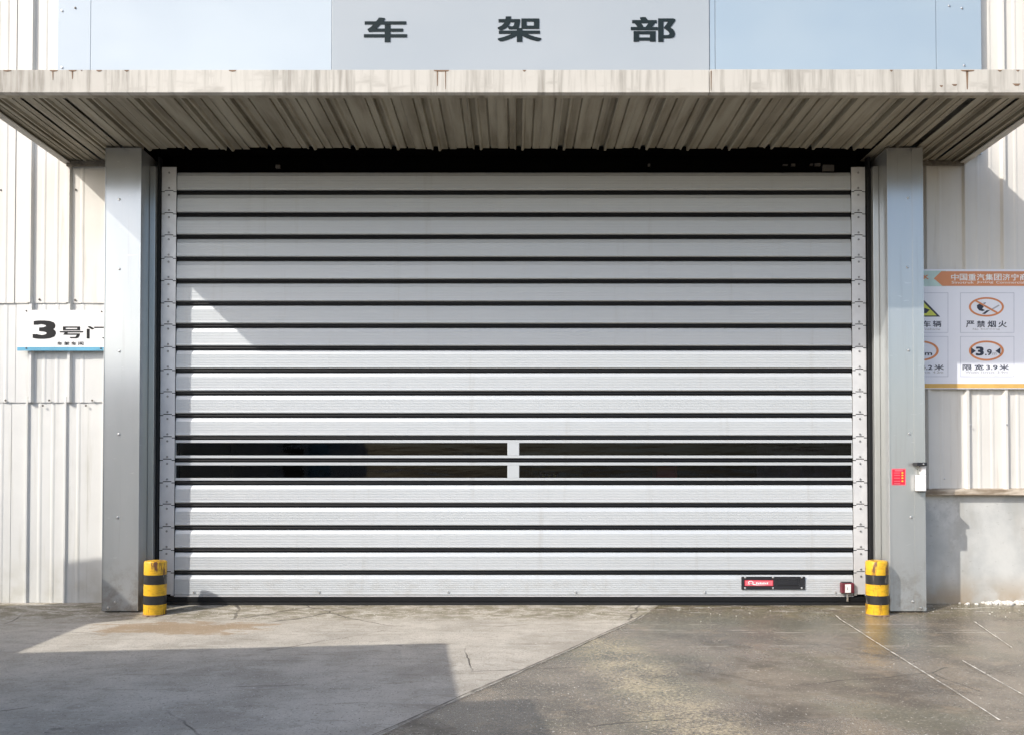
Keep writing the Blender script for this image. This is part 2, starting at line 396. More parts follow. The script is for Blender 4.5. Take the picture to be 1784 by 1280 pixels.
# damp grime along the door threshold, brown stain by the left bollard
near = n.ramp(n.math('ADD', Y_, n.math('MULTIPLY', n.math('SUBTRACT', n.noise(sc=3, detail=5), .5), .5)), -.8, -.4)
gr = n.math('MULTIPLY', near, n.ramp(n.noise(scale=(1, 2.2, 1), sc=5, detail=9, rough=.75, off=(9, 0, 0)), .40, .58))
col = n.mix(n.math('MULTIPLY', gr, .8), col, (.15, .13, .075))
dx = n.math('MULTIPLY', n.math('SUBTRACT', X, -3.05), .8); dy = n.math('SUBTRACT', Y_, -1.05)
rad = n.math('SQRT', n.math('ADD', n.math('MULTIPLY', dx, dx), n.math('MULTIPLY', n.math('MULTIPLY', dy, dy), 3)))
st = n.ramp(n.math('ADD', rad, n.math('MULTIPLY', n.math('SUBTRACT', n.noise(scale=(1, 1.6, 1), sc=2.6, detail=9, rough=.7), .5), 2.2)), .70, .40)
col = n.mix(n.math('MULTIPLY', st, .7), col, (.27, .175, .085))
# oil spots, pits and pale grit
oil = n.ramp(n.noise(sc=2.3, detail=7, rough=.6, off=(12, 4, 0)), .66, .72); col = n.mix(n.math('MULTIPLY', oil, .6), col, (.10, .09, .075))
col = n.mix(n.math('MULTIPLY', n.ramp(grit, .62, .68), .75), col, (.07, .06, .05))
col = n.mix(n.math('MULTIPLY', n.ramp(grit2, .63, .69), .75), col, (.66, .63, .57))
# hairline cracks
vo = n.node('ShaderNodeTexVoronoi'); vo.feature = 'DISTANCE_TO_EDGE'; vo.inputs['Scale'].default_value = .55
wv = n.node('ShaderNodeMix'); wv.data_type = 'VECTOR'; wv.inputs[0].default_value = .12; nz = n.node('ShaderNodeTexNoise'); nz.inputs['Scale'].default_value = 2.5; nz.inputs['Detail'].default_value = 7
pv = n.pos(); n.link(pv, nz.inputs['Vector']); n.link(pv, wv.inputs[4]); n.link(nz.outputs['Color'], wv.inputs[5]); n.link(wv.outputs[1], vo.inputs['Vector'])
crack = n.math('MULTIPLY', n.ramp(vo.outputs['Distance'], .0045, .0015), n.ramp(n.noise(sc=.8, detail=3, off=(6, 6, 0)), .48, .6))
col = n.mix(n.math('MULTIPLY', crack, .8), col, (.06, .05, .04))
n.set('Base Color', col)
damp = n.ramp(n.math('ADD', n.math('MULTIPLY', big, .8), n.math('MULTIPLY', mid2, .5)), .50, .68)
wr = n.math('SUBTRACT', n.ramp(damp, 0, 1, .54, .15), n.math('MULTIPLY', oil, .1))
wr = n.math('ADD', wr, n.math('MULTIPLY', n.math('SUBTRACT', fine, .5), .5))
n.set('Roughness', n.math('ADD', n.math('MULTIPLY', right, n.math('SUBTRACT', wr, .85)), .85))
n.set('Specular IOR Level', .5)
hh = n.math('ADD', n.math('MULTIPLY', mid, .6), n.math('MULTIPLY', fine, .40))
hh = n.math('SUBTRACT', n.math('ADD', hh, n.math('MULTIPLY', grit2, .12)), n.math('MULTIPLY', crack, .5)); n.bump(hh, .75, .014)
M['concrete'] = n.m
ground = structure(finish('ground', me, 'concrete', None, True, (0, 0, 0)))
n = N('joint_dark'); n.set('Base Color', n.mix(n.noise(sc=25, detail=5), (.045, .04, .035), (.26, .235, .20))); n.set('Roughness', .9); M['joint_dark'] = n.m
n = N('joint_light'); n.set('Base Color', n.mix(n.ramp(n.noise(sc=14, detail=6), .35, .6), (.27, .245, .20), (.64, .605, .54))); n.set('Roughness', .9); M['joint_light'] = n.m
def ribbon(a, b, width, mat, wob=.02, s=0):
    a, b = Vector(a), Vector(b); d = (b - a).normalized(); nn = Vector((-d.y, d.x)); L = (b - a).length; k = int(L / .05); m = MB(); pr = None
    rnd = random.Random(s)
    for i in range(k + 1):
        t = i / k; c = a.lerp(b, t) + nn * wob * fnoise(t * L * 1.3, s, s); wd = width * (.45 + .8 * rnd.random())
        p = [c + nn * wd / 2, c - nn * wd / 2]
        q = [m.bm.verts.new((v.x, v.y, gz(v.y) + .0075)) for v in p]
        if pr: m.bm.faces.new((pr[0], pr[1], q[1], q[0]))
        pr = q
    return m.build('slab_joint', mat, ground)
ribbon(JA, JB, .013, 'joint_dark', .012, 3)
ribbon(JA + jn * .02, JB + jn * .03, .008, 'joint_light', .016, 9)
ribbon((3.18, -.42), (2.74, -4.1), .011, 'joint_light', .006, 1)
ribbon((3.36, -2.5), (3.08, -4.4), .010, 'joint_light', .006, 5)
ribbon((4.38, -.75), (4.02, -2.0), .011, 'joint_light', .006, 2)

# ------------------------------------------------------------------ factory building: cladding, plinth, core
WY = .15
build = thing('factory_building', (0, 4, 0), 'cream corrugated metal factory wall around the big shutter door', 'building')
MB().box(-14, 14, 3.0, 9, -.05, 7.6).build('wall_core', 'inside', build)
for x0, x1 in ((-14, -3.95), (3.95, 14)):
    MB().box(x0, x1, WY + .03, 2.995, -.05, 7.55).build('wall_core', 'wall_cream', build)
MB().box(-3.94, 3.94, WY + .03, 2.995, 4.86, 7.55).build('wall_core', 'wall_cream', build)
PITCHX = 67 / F * 9.15
def sheet(x0, x1, z0, z1, ribs, y, rh, mat, rw=.030, minor=True):
    pr = [(x0, y)]
    def add(a, b): 
        if x0 + .001 < a < x1 - .001: pr.append((a, b))
    items = []
    for r in ribs:
        if minor:
            for t in (1 / 3, 2 / 3):
                c = r + PITCHX * t; items += [(c - .024, y), (c - .008, y - .004), (c + .008, y - .004), (c + .024, y)]
        items += [(r - rw, y), (r - rw * .45, y - rh), (r + rw * .45, y - rh), (r + rw, y)]
    for a, b in sorted(items): add(a, b)
    pr.append((x1, y)); m = MB(); wob = random.uniform(-.002, .002)
    p3 = [Vector((a, b + wob, z0)) for a, b in pr]; back = [Vector((a, b + wob + .0025, z0)) for a, b in pr]
    m.poly(p3 + back[::-1], (0, 0, z1 - z0))
    return m.build('wall_sheet', mat, build)
def tier(xa, xb, phase, z0, z1, y, rh, mat, per=2, lap=.0, rw=.030):
    """a row of sheets, each covering `per` rib pitches"""
    k0 = math.floor((xa - phase) / (PITCHX * per)); x = phase + k0 * PITCHX * per - PITCHX * .42
    i = 0
    while x < xb:
        a, b = max(x, xa), min(x + PITCHX * per, xb)
        if b - a > .02:
            ribs = [phase + (k0 + i) * PITCHX * per + PITCHX * j for j in range(per)]
            sheet(a + .001, b - .001, z0 + random.uniform(-.004, .004), z1, ribs, y - (i % 2) * .003, rh, mat, rw)
        x += PITCHX * per; i += 1
LR, RR = PX(52, WY), PX(1683, WY)
zt, z527, z700 = 7.5, PZ(528, WY), PZ(700, WY)
tier(-9.6, -3.9, LR, z527, zt, WY, .034, 'wall_cream')
tier(-9.6, -3.9, LR + .012, z700, z527 + .06, WY + .012, .034, 'wall_white')
tier(-9.6, -3.9, LR - .03, .02, z700 + .06, WY + .022, .020, 'wall_foot', rw=.022)
zl0, zl1 = PZ(862, .1), PZ(850, .1)
tier(3.9, 9.6, RR, zl1 - .03, zt, WY, .034, 'wall_cream')
MB().box(3.95, 9.6, WY - .03, WY + .04, -.02, zl0, .004).build('plinth', 'plinth', build)
m = MB(); m.poly([(3.95, WY + .0, zl1), (3.95, .06, zl1 - .018), (3.95, .055, zl0 + .004), (3.95, .065, zl0 - .002), (3.95, WY - .02, zl0 - .004)], (5.6, 0, 0))
m.build('flashing', 'flashing', build)
# cladding above the canopy, behind the signboard
tier(-3.899, 3.899, LR + PITCHX * 3, 4.9, zt, WY, .034, 'wall_cream', 4)
# cladding screws seen on the left and right walls
for u, v in ((132, 331), (131, 523), (69, 522), (2, 332), (86, 697), (161, 697), (10, 697), (75, 706), (150, 706)):
    x, z = P(u, v, WY); screw(build, x, WY - .004, z, .011, 'screw_dark')
for u, v in ((1620, 751), (1620, 795), (1688, 740), (1751, 740), (1645, 833)):
    x, z = P(u, v, WY); screw(build, x, WY - .004 if u < 1660 else WY - .036, z, .010, 'screw')

# ------------------------------------------------------------------ canopy
FY = -1.567
CXL, CXR = PX(115, WY, 290), PX(1680, WY, 288)
zb = PZ(162.5, FY); ztop = PZ(122, FY)
canopy = thing('entrance_canopy', (0, -.7, zb), 'dirty cream metal canopy projecting over the shutter door', 'canopy')
jx = PX(1238, FY)
for a, b, dz in ((CXL, jx - .003, 0), (jx + .003, CXR, .004)):
    m = MB(); m.box(a, b, FY, FY + .03, zb + .016, ztop + dz, .003); m.box(a, b, FY - .010, FY + .05, zb, zb + .014, .003)
    m.build('fascia', 'fascia', canopy)
for x, s in ((CXL, 1), (CXR, -1)):
    m = MB(); a, b = sorted((x, x + s * .03)); m.box(a, b, FY + .032, WY - .005, zb + .016, ztop - .01, .003)
    a, b = sorted((x - s * .004, x + s * .075)); m.box(a, b, FY + .055, WY - .006, zb + .001, zb + .013, .002)
    m.build('side_fascia', 'fascia', canopy)
# flat flashing behind the front lip
MB().box(CXL + .08, CXR - .08, FY + .052, FY + .115, zb + .004, zb + .016, .002).build('soffit_flashing', 'soffit', canopy)
# soffit sheets, one per rib pitch
SP = .4235; sx0 = .04
zs = zb + .034
def soffit_panel(y1, name='soffit_panel'):
    m = MB(); w2 = SP / 2
    pr = [(-w2 + .001, 0), (-w2 * .52, 0), (-w2 * .50, .020), (-w2 * .46, .020), (-w2 * .43, 0), (-.052, .0), (-.038, -.012), (-.030, -.012), (-.022, .030), (.020, .030), (.028, -.022), (.046, -.022), (.060, 0),
          (w2 * .58, 0), (w2 * .60, .020), (w2 * .64, .020), (w2 * .67, 0), (w2 - .001, 0)]
    pts = [(x, FY + .06, zs + z) for x, z in pr] + [(x, FY + .06, zs + z + .003) for x, z in reversed(pr)]
    return m.poly(pts, (0, y1 - FY - .06, 0)).build(name, 'soffit', canopy, False, (0, FY, zs))
short, full = soffit_panel(-.235), soffit_panel(WY - .012)
first = {}
k = -12
colxL, colxR = PX(243, -.3), PX(1547, -.3)
while True:
    x = sx0 + k * SP
    if x - SP / 2 > CXR - .06: break
    if x + SP / 2 > CXL + .06:
        inner = colxL - .05 < x < colxR + .05
        src = short if inner else full
        z = zs + random.uniform(-.004, .004)
        if src not in first: first[src] = 1; o = src; attach(o, canopy, (x, FY, z))
        else: o = clone(src, canopy, (x, FY, z))
        lo_, hi_ = max(x - SP / 2, CXL + .031), min(x + SP / 2, CXR - .031)
        if hi_ - lo_ < SP - .01:
            o.scale.x = (hi_ - lo_) / SP; o.location.x += (lo_ + hi_) / 2 - x
        if inner:
            o.scale.y = 1 + random.uniform(-.018, .022); o.rotation_euler.x = random.uniform(-.006, .004)
    k += 1
# roof sheet over the canopy: rib ends show along the top of the fascia
m = MB(); pr = []; x = CXL + .01
while x < CXR - .1:
    pr += [(x, 0), (x + .19, 0), (x + .205, .016), (x + .235, .016), (x + .25, 0)]; x += SP
pr.append((CXR - .01, 0))
m.poly([(a, FY + .034, ztop - .010 + b * 1.6) for a, b in pr] + [(CXR - .01, FY + .034, ztop - .05), (CXL + .01, FY + .034, ztop - .05)], (0, WY - FY - .08, .02))
m.build('roof_sheet', 'fascia', canopy)
# rusty lumps where water runs off the roof edge
for u0, u1 in ((5, 20), (86, 101), (119, 134), (140, 144), (167, 178), (216, 225), (755, 783), (1674, 1698), (1550, 1556), (1738, 1746), (1770, 1777), (398, 412), (910, 917)):
    m = pxpoly([(u0, 122.3), (u1, 122.3), (u1 - 2, 124.5), ((u0 + u1) / 2, 125.5), (u0 + 2, 124.5)], FY - .0015, .001); m.build('drip_stain', 'rust', canopy)
def streak(u, v0, v1, w_):
    pxpoly([(u - w_, v0), (u + w_, v0), (u + w_ * .5, v1), (u - w_ * .3, v1)], FY - .0015, .001).build('drip_stain', 'rust', canopy)
streak(1685, 124, 156, 2.2); streak(1239, 124, 158, 1.0); streak(762, 124, 150, 1.3); streak(776, 124, 156, 1.0); streak(1640, 149, 152, 3); streak(1663, 147, 150, 5); streak(1771, 146, 150, 7)
streak(126, 124, 138, 1.5); streak(92, 124, 140, 1.2)
# battens where the canopy meets the wall, coloured dark to paint in the gap's shade
MB().box(CXL + .03, PX(200, WY), WY - .055, WY - .038, zs - .07, zs - .012, .003).build('wall_bracket', 'joint_dark', canopy)
MB().box(PX(1600, WY), CXR - .03, WY - .055, WY - .038, zs - .06, zs - .012, .003).build('wall_bracket', 'joint_dark', canopy)

# ------------------------------------------------------------------ signboard above the canopy
SY = .06; z0, z1 = ztop - .12, 6.95
sign = thing('signboard', (0, SY, z0), 'wide metal signboard with a painted sky-blue reflection and three dark Chinese characters above the canopy', 'signboard')
def spanel(u0, u1, y, mat, name='panel'):
    MB().box(PX(u0, y, 60) + .0015, PX(u1, y, 60) - .0015, y, y + .05, z0, z1, .004).build(name, mat, sign)
spanel(100, 158, SY + .004, 'sign_glare', 'edge_strip'); spanel(158, 578, SY, 'sign_glare'); spanel(578, 1236, SY - .012, 'sign_grey')
spanel(1236, 1246, SY - .004, 'sign_sky', 'edge_strip'); spanel(1246, 1631, SY, 'sign_sky'); spanel(1631, 1710, SY + .004, 'sign_sky', 'edge_strip')
for ch, r in (('车', (634, 31, 709, 73.5)), ('架', (867, 29, 943, 73)), ('部', (1099, 30, 1177, 73))):
    text(ch, *r, SY - .018, 'print_dark', sign, 'character', .022, .006)
for u, v, mt in ((131, 14, 'screw_dark'), (108, 19, 'screw'), (108, 118, 'screw'), (1654, 10, 'screw'), (1676, 14, 'screw'), (1680, 114, 'screw')):
    x, z = P(u, v, SY); screw(sign, x, SY + .004, z, .012, mt)

# ------------------------------------------------------------------ door columns
KY = -.30
ztopc = zs - .022
def column(u0, u1, side, label):
    x0, x1 = PX(u0, KY), PX(u1, KY); zc0 = gz(KY) + .012
    c = thing('door_column', ((x0 + x1) / 2, -.08, 0), label, 'column', 'sheet metal columns beside the door')
    MB().box(x0, x1, KY, WY - .045, zc0, ztopc, .006).build('casing', 'casing', c)
    MB().box(x0 + .02, x1 - .02, KY + .03, WY - .06, -.02, zc0, 0).build('foot', 'shade_black', c)  # blacked-out block painting the shaded gap below the casing
    inx = x1 if side < 0 else x0
    a, b = sorted((inx, inx - side * .062)); 
    MB().box(a + .0015, b - .0015, -.10, WY - .05, gz(-.1) + .012, PZ(290, -.1), .004).build('inner_return', 'casing', c)
    # folded edge strips of the casing
    if side > 0:
        e = PX(1591, KY); MB().box(e, x1 + .002, KY - .004, KY - .0005, zc0 + .003, ztopc - .006, .0012).build('cover_strip', 'casing', c)
        MB().box(x0 - .002, x0 + .012, KY - .004, KY - .0005, zc0 + .003, ztopc - .006, .0012).build('cover_strip', 'casing', c)
    else:
        MB().box(x1 - .010, x1 + .002, KY - .004, KY - .0005, zc0 + .003, ztopc - .006, .0012).build('cover_strip', 'casing', c)
        MB().box(x0 - .002, x0 + .006, KY - .004, KY - .0005, zc0 + .003, ztopc - .006, .0012).build('cover_strip', 'casing', c)
    return c
cl = column(181, 243.5, -1, 'grey galvanised column left of the shutter, beside the number 3 plate')
cr = column(1548, 1610, 1, 'grey galvanised column right of the shutter, bearing a red sticker')
for u, v in ((208, 348), (208, 469), (208, 612), (207, 756), (205, 901), (201, 1048), (188, 1058)):
    x, z = P(u, v, KY); screw(cl, x, KY, z, .0125)
for u, v in ((1582, 345), (1581, 466), (1583, 610), (1584, 755), (1587, 900), (1590, 1047), (1604, 1058)):
    x, z = P(u, v, KY); screw(cr, x, KY - (.004 if u > 1595 else 0), z, .0125)

# ------------------------------------------------------------------ shutter door
DY = 0.0
door = thing('shutter_door', (0, DY, gz(0)), 'closed silver slatted roll-up door with two dark window strips', 'shutter door')
xl, xr = PX(306.5, DY), PX(1484, DY)
vl = [299, 335, 374, 412.5, 452, 490.5, 528.5, 567.5, 606.5, 645, 684, 722.5, 761.5, 800, 838.5, 877.5, 916.5, 957, 997, 1039]
zj = [PZ(v, DY) for v in vl]                       # joint heights, top to bottom
pitch = (zj[1] - zj[18]) / 17
zj = [zj[1] + pitch * (1 - i) for i in range(19)] + [PZ(1038.5, DY)]
SEAL = .042
def slat_profile(h):
    p = [(.020, 0.0), (.006, .003), (.0, .009), (-.001, .012), (-.001, .020), (0, .024)]
    a, b = .030, h - .046; g = 7
    for i in range(g):
        c = a + (b - a) * (i + .5) / g; p += [(0, c - .004), (.0016, c - .002), (.0016, c + .002), (0, c + .004)]
    p += [(0, h - .046), (.002, h - .043), (.014, h - .008), (.026, h)]
    return p
def slat_mesh(z0, h):
    m = MB(); p = [(y, z) for y, z in slat_profile(h)] + [(.05, h), (.05, 0)]
    m.poly([(xl, DY + y, z0 + z) for y, z in p], (xr - xl, 0, 0)); return m
def plate_mesh(x0, x1, z0, h, top=True):
    m = MB(); t = .009; c = (x0 + x1) / 2; tw = (x1 - x0) * .30; th = .014
    pts = [(x0, z0), (c - tw, z0), (c - tw, z0 + th), (c + tw, z0 + th), (c + tw, z0), (x1, z0), (x1, z0 + h)]
    if top: pts += [(c + tw * .94, z0 + h), (c + tw * .94, z0 + h + th), (c - tw * .94, z0 + h + th), (c - tw * .94, z0 + h)]
    pts += [(x0, z0 + h)]
    return m.poly([(x, DY - .012, z) for x, z in pts], (0, t, 0))
hx = [(PX(280.5, DY), xl - .004), (xr + .004, PX(1508.5, DY))]
slat_src = seal_src = None; plates = [None, None]
for i in range(19):
    zt_, zb_ = zj[i], zj[i + 1]; h = zt_ - zb_ - SEAL / 2 * (2 if i < 18 else 1); z0 = zb_ + (SEAL / 2 if i < 18 else .012)
    if i == 18: h = zt_ - SEAL / 2 - z0
    cx = (xl + xr) / 2
    if i in (12, 13):
        # glazed slat: rails, ends, mullion and two panes
        w_ = MB(); r = .030
        w_.poly([(xl, DY + .02, z0), (xl, DY + .003, z0 + .002), (xl, DY, z0 + .005), (xl, DY, z0 + r), (xl, DY + .05, z0 + r), (xl, DY + .05, z0)], (xr - xl, 0, 0))
        w_.poly([(xl, DY + .05, z0 + h), (xl, DY + .05, z0 + h - r), (xl, DY, z0 + h - r), (xl, DY, z0 + h - .005), (xl, DY + .003, z0 + h - .002), (xl, DY + .02, z0 + h)], (xr - xl, 0, 0))
        mu0, mu1 = PX(884, DY), PX(904.5, DY)
        w_.box(mu0, mu1, DY + .001, DY + .05, z0 + r + .0005, z0 + h - r - .0005, .002)
        for a, b in ((xl, xl + .006), (xr - .006, xr)): w_.box(a, b, DY + .004, DY + .05, z0 + r + .0005, z0 + h - r - .0005)
        fr = w_.build('window_slat', 'slat', door)
        for a, b in ((xl + .0065, mu0 - .0005), (mu1 + .0005, xr - .0065)):
            p_ = MB().box(a, b, DY + .008, DY + .02, z0 + r + .001, z0 + h - r - .001).build('window_pane', 'glass', fr)
            p_.rotation_euler.x = random.uniform(-.004, .004); p_.rotation_euler.z = random.uniform(-.0006, .0006)
    elif i in (0, 18):
        s_ = slat_mesh(z0, h).build('slat', 'slat', door)
        if i == 18: bottom = s_
    elif slat_src is None: slat_src = slat_mesh(z0, h).build('slat', 'slat', door, False, (cx, DY, z0))
    else:
        o = clone(slat_src, door, (cx, DY + random.uniform(-.0015, .0015), z0)); o.rotation_euler.x = random.uniform(-.006, .006)
    if i < 18:
        zz = zb_ - SEAL / 2
        if seal_src is None:
            m = MB(); q = [(.030, .001), (.016, .002), (.016, .010), (.006, .0125), (.004, .016), (.006, .0195), (.016, .021), (.022, SEAL - .001), (.040, SEAL - .001), (.040, .001)]
            seal_src = m.poly([(xl + .002, DY + y, zz + z) for y, z in q], (xr - xl - .004, 0, 0)).build('rubber_seal', 'rubber', door, False, (cx, DY, zz))
        else: clone(seal_src, door, (cx, DY, zz))
    # hinge plates at both ends, with their screws
    for sd in (0, 1):
        a, b = hx[sd]; zp0 = zb_ + .004 if i < 18 else zj[19] + .012; zp1 = zt_ - .005
        top = i > 0
        if i in (0, 18): o = plate_mesh(a, b, zp0, (zp1 - zp0) + (.03 if i == 0 else 0), top).build('hinge_plate', 'hinge', door)
        elif plates[sd] is None: o = plates[sd] = plate_mesh(a, b, zp0, zp1 - zp0, top).build('hinge_plate', 'hinge', door, False, ((a + b) / 2, DY, zp0))
        else: o = clone(plates[sd], door, ((a + b) / 2, DY, zp0))
        c = (a + b) / 2
        screw(o, c, DY - .012, zp1 - .030, .011, 'screw_mid')
        if i < 18: screw(o, c, DY - .012, zp0 + .034, .011, 'screw_mid')
# black backing behind the hinge plates, strips painted black for the shaded guide gaps, roller housing above
for sd in (0, 1):
    a, b = hx[sd]; MB().box(a - .03, b + .03, DY + .03, DY + .06, gz(0) + .01, zj[0] - .1).build('guide_backing', 'rubber', door)
xg = [(PX(275, DY) , PX(280, DY)), (PX(1509.5, DY), PX(1516.5, DY))]
for a, b in xg: MB().box(a + .004, b - .004, DY - .05, DY + .028, gz(0) + .02, zj[0] + .12, .004).build('guide_gap', 'rubber', door)
m = MB(); m.box(-3.93, 3.93, .36, .38, zj[0] - .25, zs + .11); m.box(-3.93, 3.93, -.12, .36, zs + .03, zs + .05); m.box(-3.93, 3.93, -.14, -.12, zs + .012, zs + .05); m.build('roller_housing', 'shade_black', door)  # plates painted near-black to give the cavity its shade
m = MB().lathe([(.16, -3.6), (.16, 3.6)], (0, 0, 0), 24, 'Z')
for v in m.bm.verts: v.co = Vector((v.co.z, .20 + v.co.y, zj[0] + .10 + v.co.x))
m.build('roller_drum', 'shade_black', door, True)  # drum blacked out as well, shade put into its colour
for u0, u1, v0, v1 in ((1366, 1375, 284, 286), (1381, 1388, 283, 287), (1414, 1419, 283, 286), (1422, 1432, 282, 287), (1436, 1456, 285, 296), (478, 486, 285, 291), (1130, 1134, 283, 287)):
    a, zz1 = P(u0, v0, -.02); b, zz0 = P(u1, v1, -.02); MB().box(a, b, .02, .05, zz0, zz1, .002).build('bracket', 'screw_dark', door)
# bottom rubber, screws, handle plate, latch
MB().box(PX(291, DY), PX(1507, DY), DY - .012, DY + .05, gz(0) + .034, zj[19] - .002, .006).build('bottom_seal', 'rubber', door)
MB().box(PX(291, DY), PX(1507, DY), DY - .004, DY + .055, gz(0) - .004, gz(0) + .033, .006).build('bottom_seal', 'black', door)
MB().box(PX(306, DY), PX(1484, DY), DY - .006, DY + .03, zj[19], zj[19] + .0115, .002).build('bottom_rail', 'hinge', door)
for u in (338, 556, 781, 1003, 1228, 1455):
    x, z = P(u, 1031, DY); screw(bottom, x, DY, z, .013)
HY = DY - .004
hp = MB(); 
u0, u1, v0, v1 = 1291.5, 1402.5, 1003.5, 1026
def hb(a0, b0, a1, b1, y0, y1, mb):
    x0, zz1 = P(a0, b0, HY); x1, zz0 = P(a1, b1, HY); mb.box(x0, x1, y0, y1, zz0, zz1, .001)
hb(u0, v0, u1, 1008.5, HY - .006, HY, hp); hb(u0, 1018.6, u1, v1, HY - .006, HY, hp); hb(u0, 1008.6, 1353, 1018.5, HY - .006, HY, hp); hb(1392, 1008.6, u1, 1018.5, HY - .006, HY, hp); hb(1353.2, 1008.8, 1391.8, 1018.4, HY - .001, HY, hp)
plate = hp.build('handle_plate', 'plastic_black', door)
hb(1354, 1018.2, 1391, 1019.6, HY - .009, HY - .0065, q := MB()); q.build('grip_lip', 'plastic_white', plate).data.materials[0] = M['print_grey']
pxpoly(rect(1297.5, 1009.8, 1347, 1019.8), HY - .0085, .002).build('logo_badge', 'print_red', plate)
pxpoly(rect(1298.5, 1010.6, 1346, 1019.0), HY - .0095, .0008).build('logo_badge', 'print_pink', plate)
ring_mb(1308, 1014.2, 4.6, 3.4, 1.5, 1.2, HY - .0105, .0008, 20).build('logo_mark', 'print_white', plate)
pxpoly([(1302, 1018), (1310, 1015.5), (1319, 1017.6), (1341, 1017.8), (1319, 1018.7), (1309, 1017.2)], HY - .0105, .0008).build('logo_mark', 'print_white', plate)
for k in range(7):
    a = 1317.5 + k * 3.1; hh_ = 1013.6 + .5 * (k % 2)
    pxpoly([(a, hh_), (a + 2.3, hh_), (a + 2.0, 1016.6), (a - .4, 1016.6)], HY - .0105, .0008).build('logo_letter', 'print_white', plate)
for u in (1298, 1346.5, 1396.5):
    for v in (1004.9, 1023.4):
        x, z = P(u, v, HY); screw(plate, x, HY - .006, z, .0115)
# red latch block with white label on the bottom right
m = MB(); x0, z1_ = P(1466, 1014.5, HY - .05); x1, z0_ = P(1489, 1033, HY - .05); m.box(x0, x1, HY - .05, HY + .004, z0_, z1_, .010)
latch = m.build('latch', 'print_red', door); M['latch_red'] = plain('latch_red', (.13, .022, .035), .45).m; latch.data.materials[0] = M['latch_red']
pxpoly(rect(1472.5, 1017, 1482.5, 1031.5), HY - .0535, .003).build('latch_label', 'print_white', latch)
pxpoly(rect(1475.7, 1022, 1477.5, 1027), HY - .0545, .0008).build('latch_mark', 'print_pale', latch)
m = MB(); x0, z1_ = P(1467, 1013.0, HY - .04); x1, z0_ = P(1484, 1015.5, HY - .04); m.box(x0, x1, HY - .045, HY, z0_, z1_, .003); m.build('latch_cap', 'plastic_black', latch)
m = MB(); x0, z1_ = P(1475, 1033.5, HY - .03); x1, z0_ = P(1478, 1047, HY - .03); m.box(x0, x1, HY - .034, HY - .022, z0_, z1_, .002); m.build('latch_pin', 'screw', latch)

# ------------------------------------------------------------------ things added inside to stand in for faint colours in the window strips
IY = .20
x0, z1_ = P(1143, 811, IY); x1, _ = P(1180, 811, IY); f0 = gz(.4)
ic = thing('red_stand_in', ((x0 + x1) / 2, IY + .1, f0), 'added red cabinet standing in for the red spot in the lower right window strip', 'cabinet')
MB().box(x0, x1, IY, IY + .25, f0, z1_, .006).build('body', 'cabinet_red', ic)
hd = MB().box(x0 + .015, x1 - .015, IY - .012, IY - .001, f0 + .06, z1_ - .02, .003).build('door', 'cabinet_red', ic)
MB().box(x1 - .045, x1 - .030, IY - .03, IY - .0125, .95, 1.07, .003).build('handle', 'screw', hd)
IY = .34; x0, z1_ = P(925, 811, IY); x1, _ = P(1015, 811, IY)
im = thing('green_stand_in', ((x0 + x1) / 2, IY + .2, f0), 'added dark green machine standing in for the green tint in the lower window strip right of the middle bar', 'machine')
MB().box(x0, x1, IY, IY + .5, f0, z1_, .012).build('body', 'machine_green', im)
MB().box(x0 + .1, x0 + .3, IY - .008, IY - .001, z1_ - .3, z1_ - .06, .003).build('control_panel', 'print_grey', im)
for k in range(3): MB().box(x0 + .12 + k * .06, x0 + .15 + k * .06, IY - .02, IY - .0085, z1_ - .12, z1_ - .09, .003).build('button', 'print_yellow', im)
x0, _ = P(1318, 780, .36); x1, _ = P(1480, 780, .36); zt_ = PZ(774, .45); m = MB(); nx_, ny_ = 34, 14; gv = []
rnd = random.Random(11)
for j in range(ny_ * 2):
    row = []
    for i in range(nx_):
        u = i / (nx_ - 1); f_ = j / (2 * ny_ - 1); x = x0 + u * (x1 - x0)
        if f_ < .6: y = .36 + .05 * math.sin(u * 23) * (1 - f_); z = f0 + (f_ / .6) * (zt_ - f0)
        else: y = .36 + (f_ - .6) / .4 * .6; z = zt_
        z += (.05 * fnoise(u * 9, f_ * 7, 2) + rnd.uniform(-.012, .012)) * min(1, f_ * 4); y += .03 * fnoise(u * 14, f_ * 9, 5)
        row.append(m.bm.verts.new((x, max(y, .2), z)))
    gv.append(row)
for j in range(len(gv) - 1):
    for i in range(nx_ - 1): m.bm.faces.new((gv[j][i], gv[j][i + 1], gv[j + 1][i + 1], gv[j + 1][i]))
tag(m.build('tarpaulin', 'tarp', None, True), 'added crumpled tarpaulin standing in for the purple tint in the upper right window strip', 'tarpaulin')

# ------------------------------------------------------------------ gate number plate on the left wall
GY = WY - .050
gp = thing('gate_plate', (PX(110, GY), GY, PZ(611, GY)), 'white plate reading 3号门 with a blue lower edge on the left wall', 'sign')
pxpoly(rect(30, 540.5, 195, 604.6), GY, .004).build('plate', 'plate_white', gp)
pxpoly(rect(30, 604.8, 195, 611), GY - .004, .010).build('blue_edge', 'plate_blue', gp)
text('3', 57, 558.5, 97, 590.5, GY - .003, 'print_grey', gp, 'character', .03)
text('号', 104, 569, 144.5, 589.5, GY - .003, 'print_grey', gp, 'character', .014)
text('门', 151, 568.5, 192, 590, GY - .003, 'print_grey', gp, 'character', .014)
chars('车架车间', 99.5, 595.3, 145, 601.5, GY - .003, 'print_grey', gp, .01, .001, .72)
for u, v in ((46, 541.8), (177, 543), (46, 606.5), (176, 607)):
    x, z = P(u, v, GY); screw(gp, x, GY - (.004 if v > 604 else 0), z, .009, 'screw_dark')

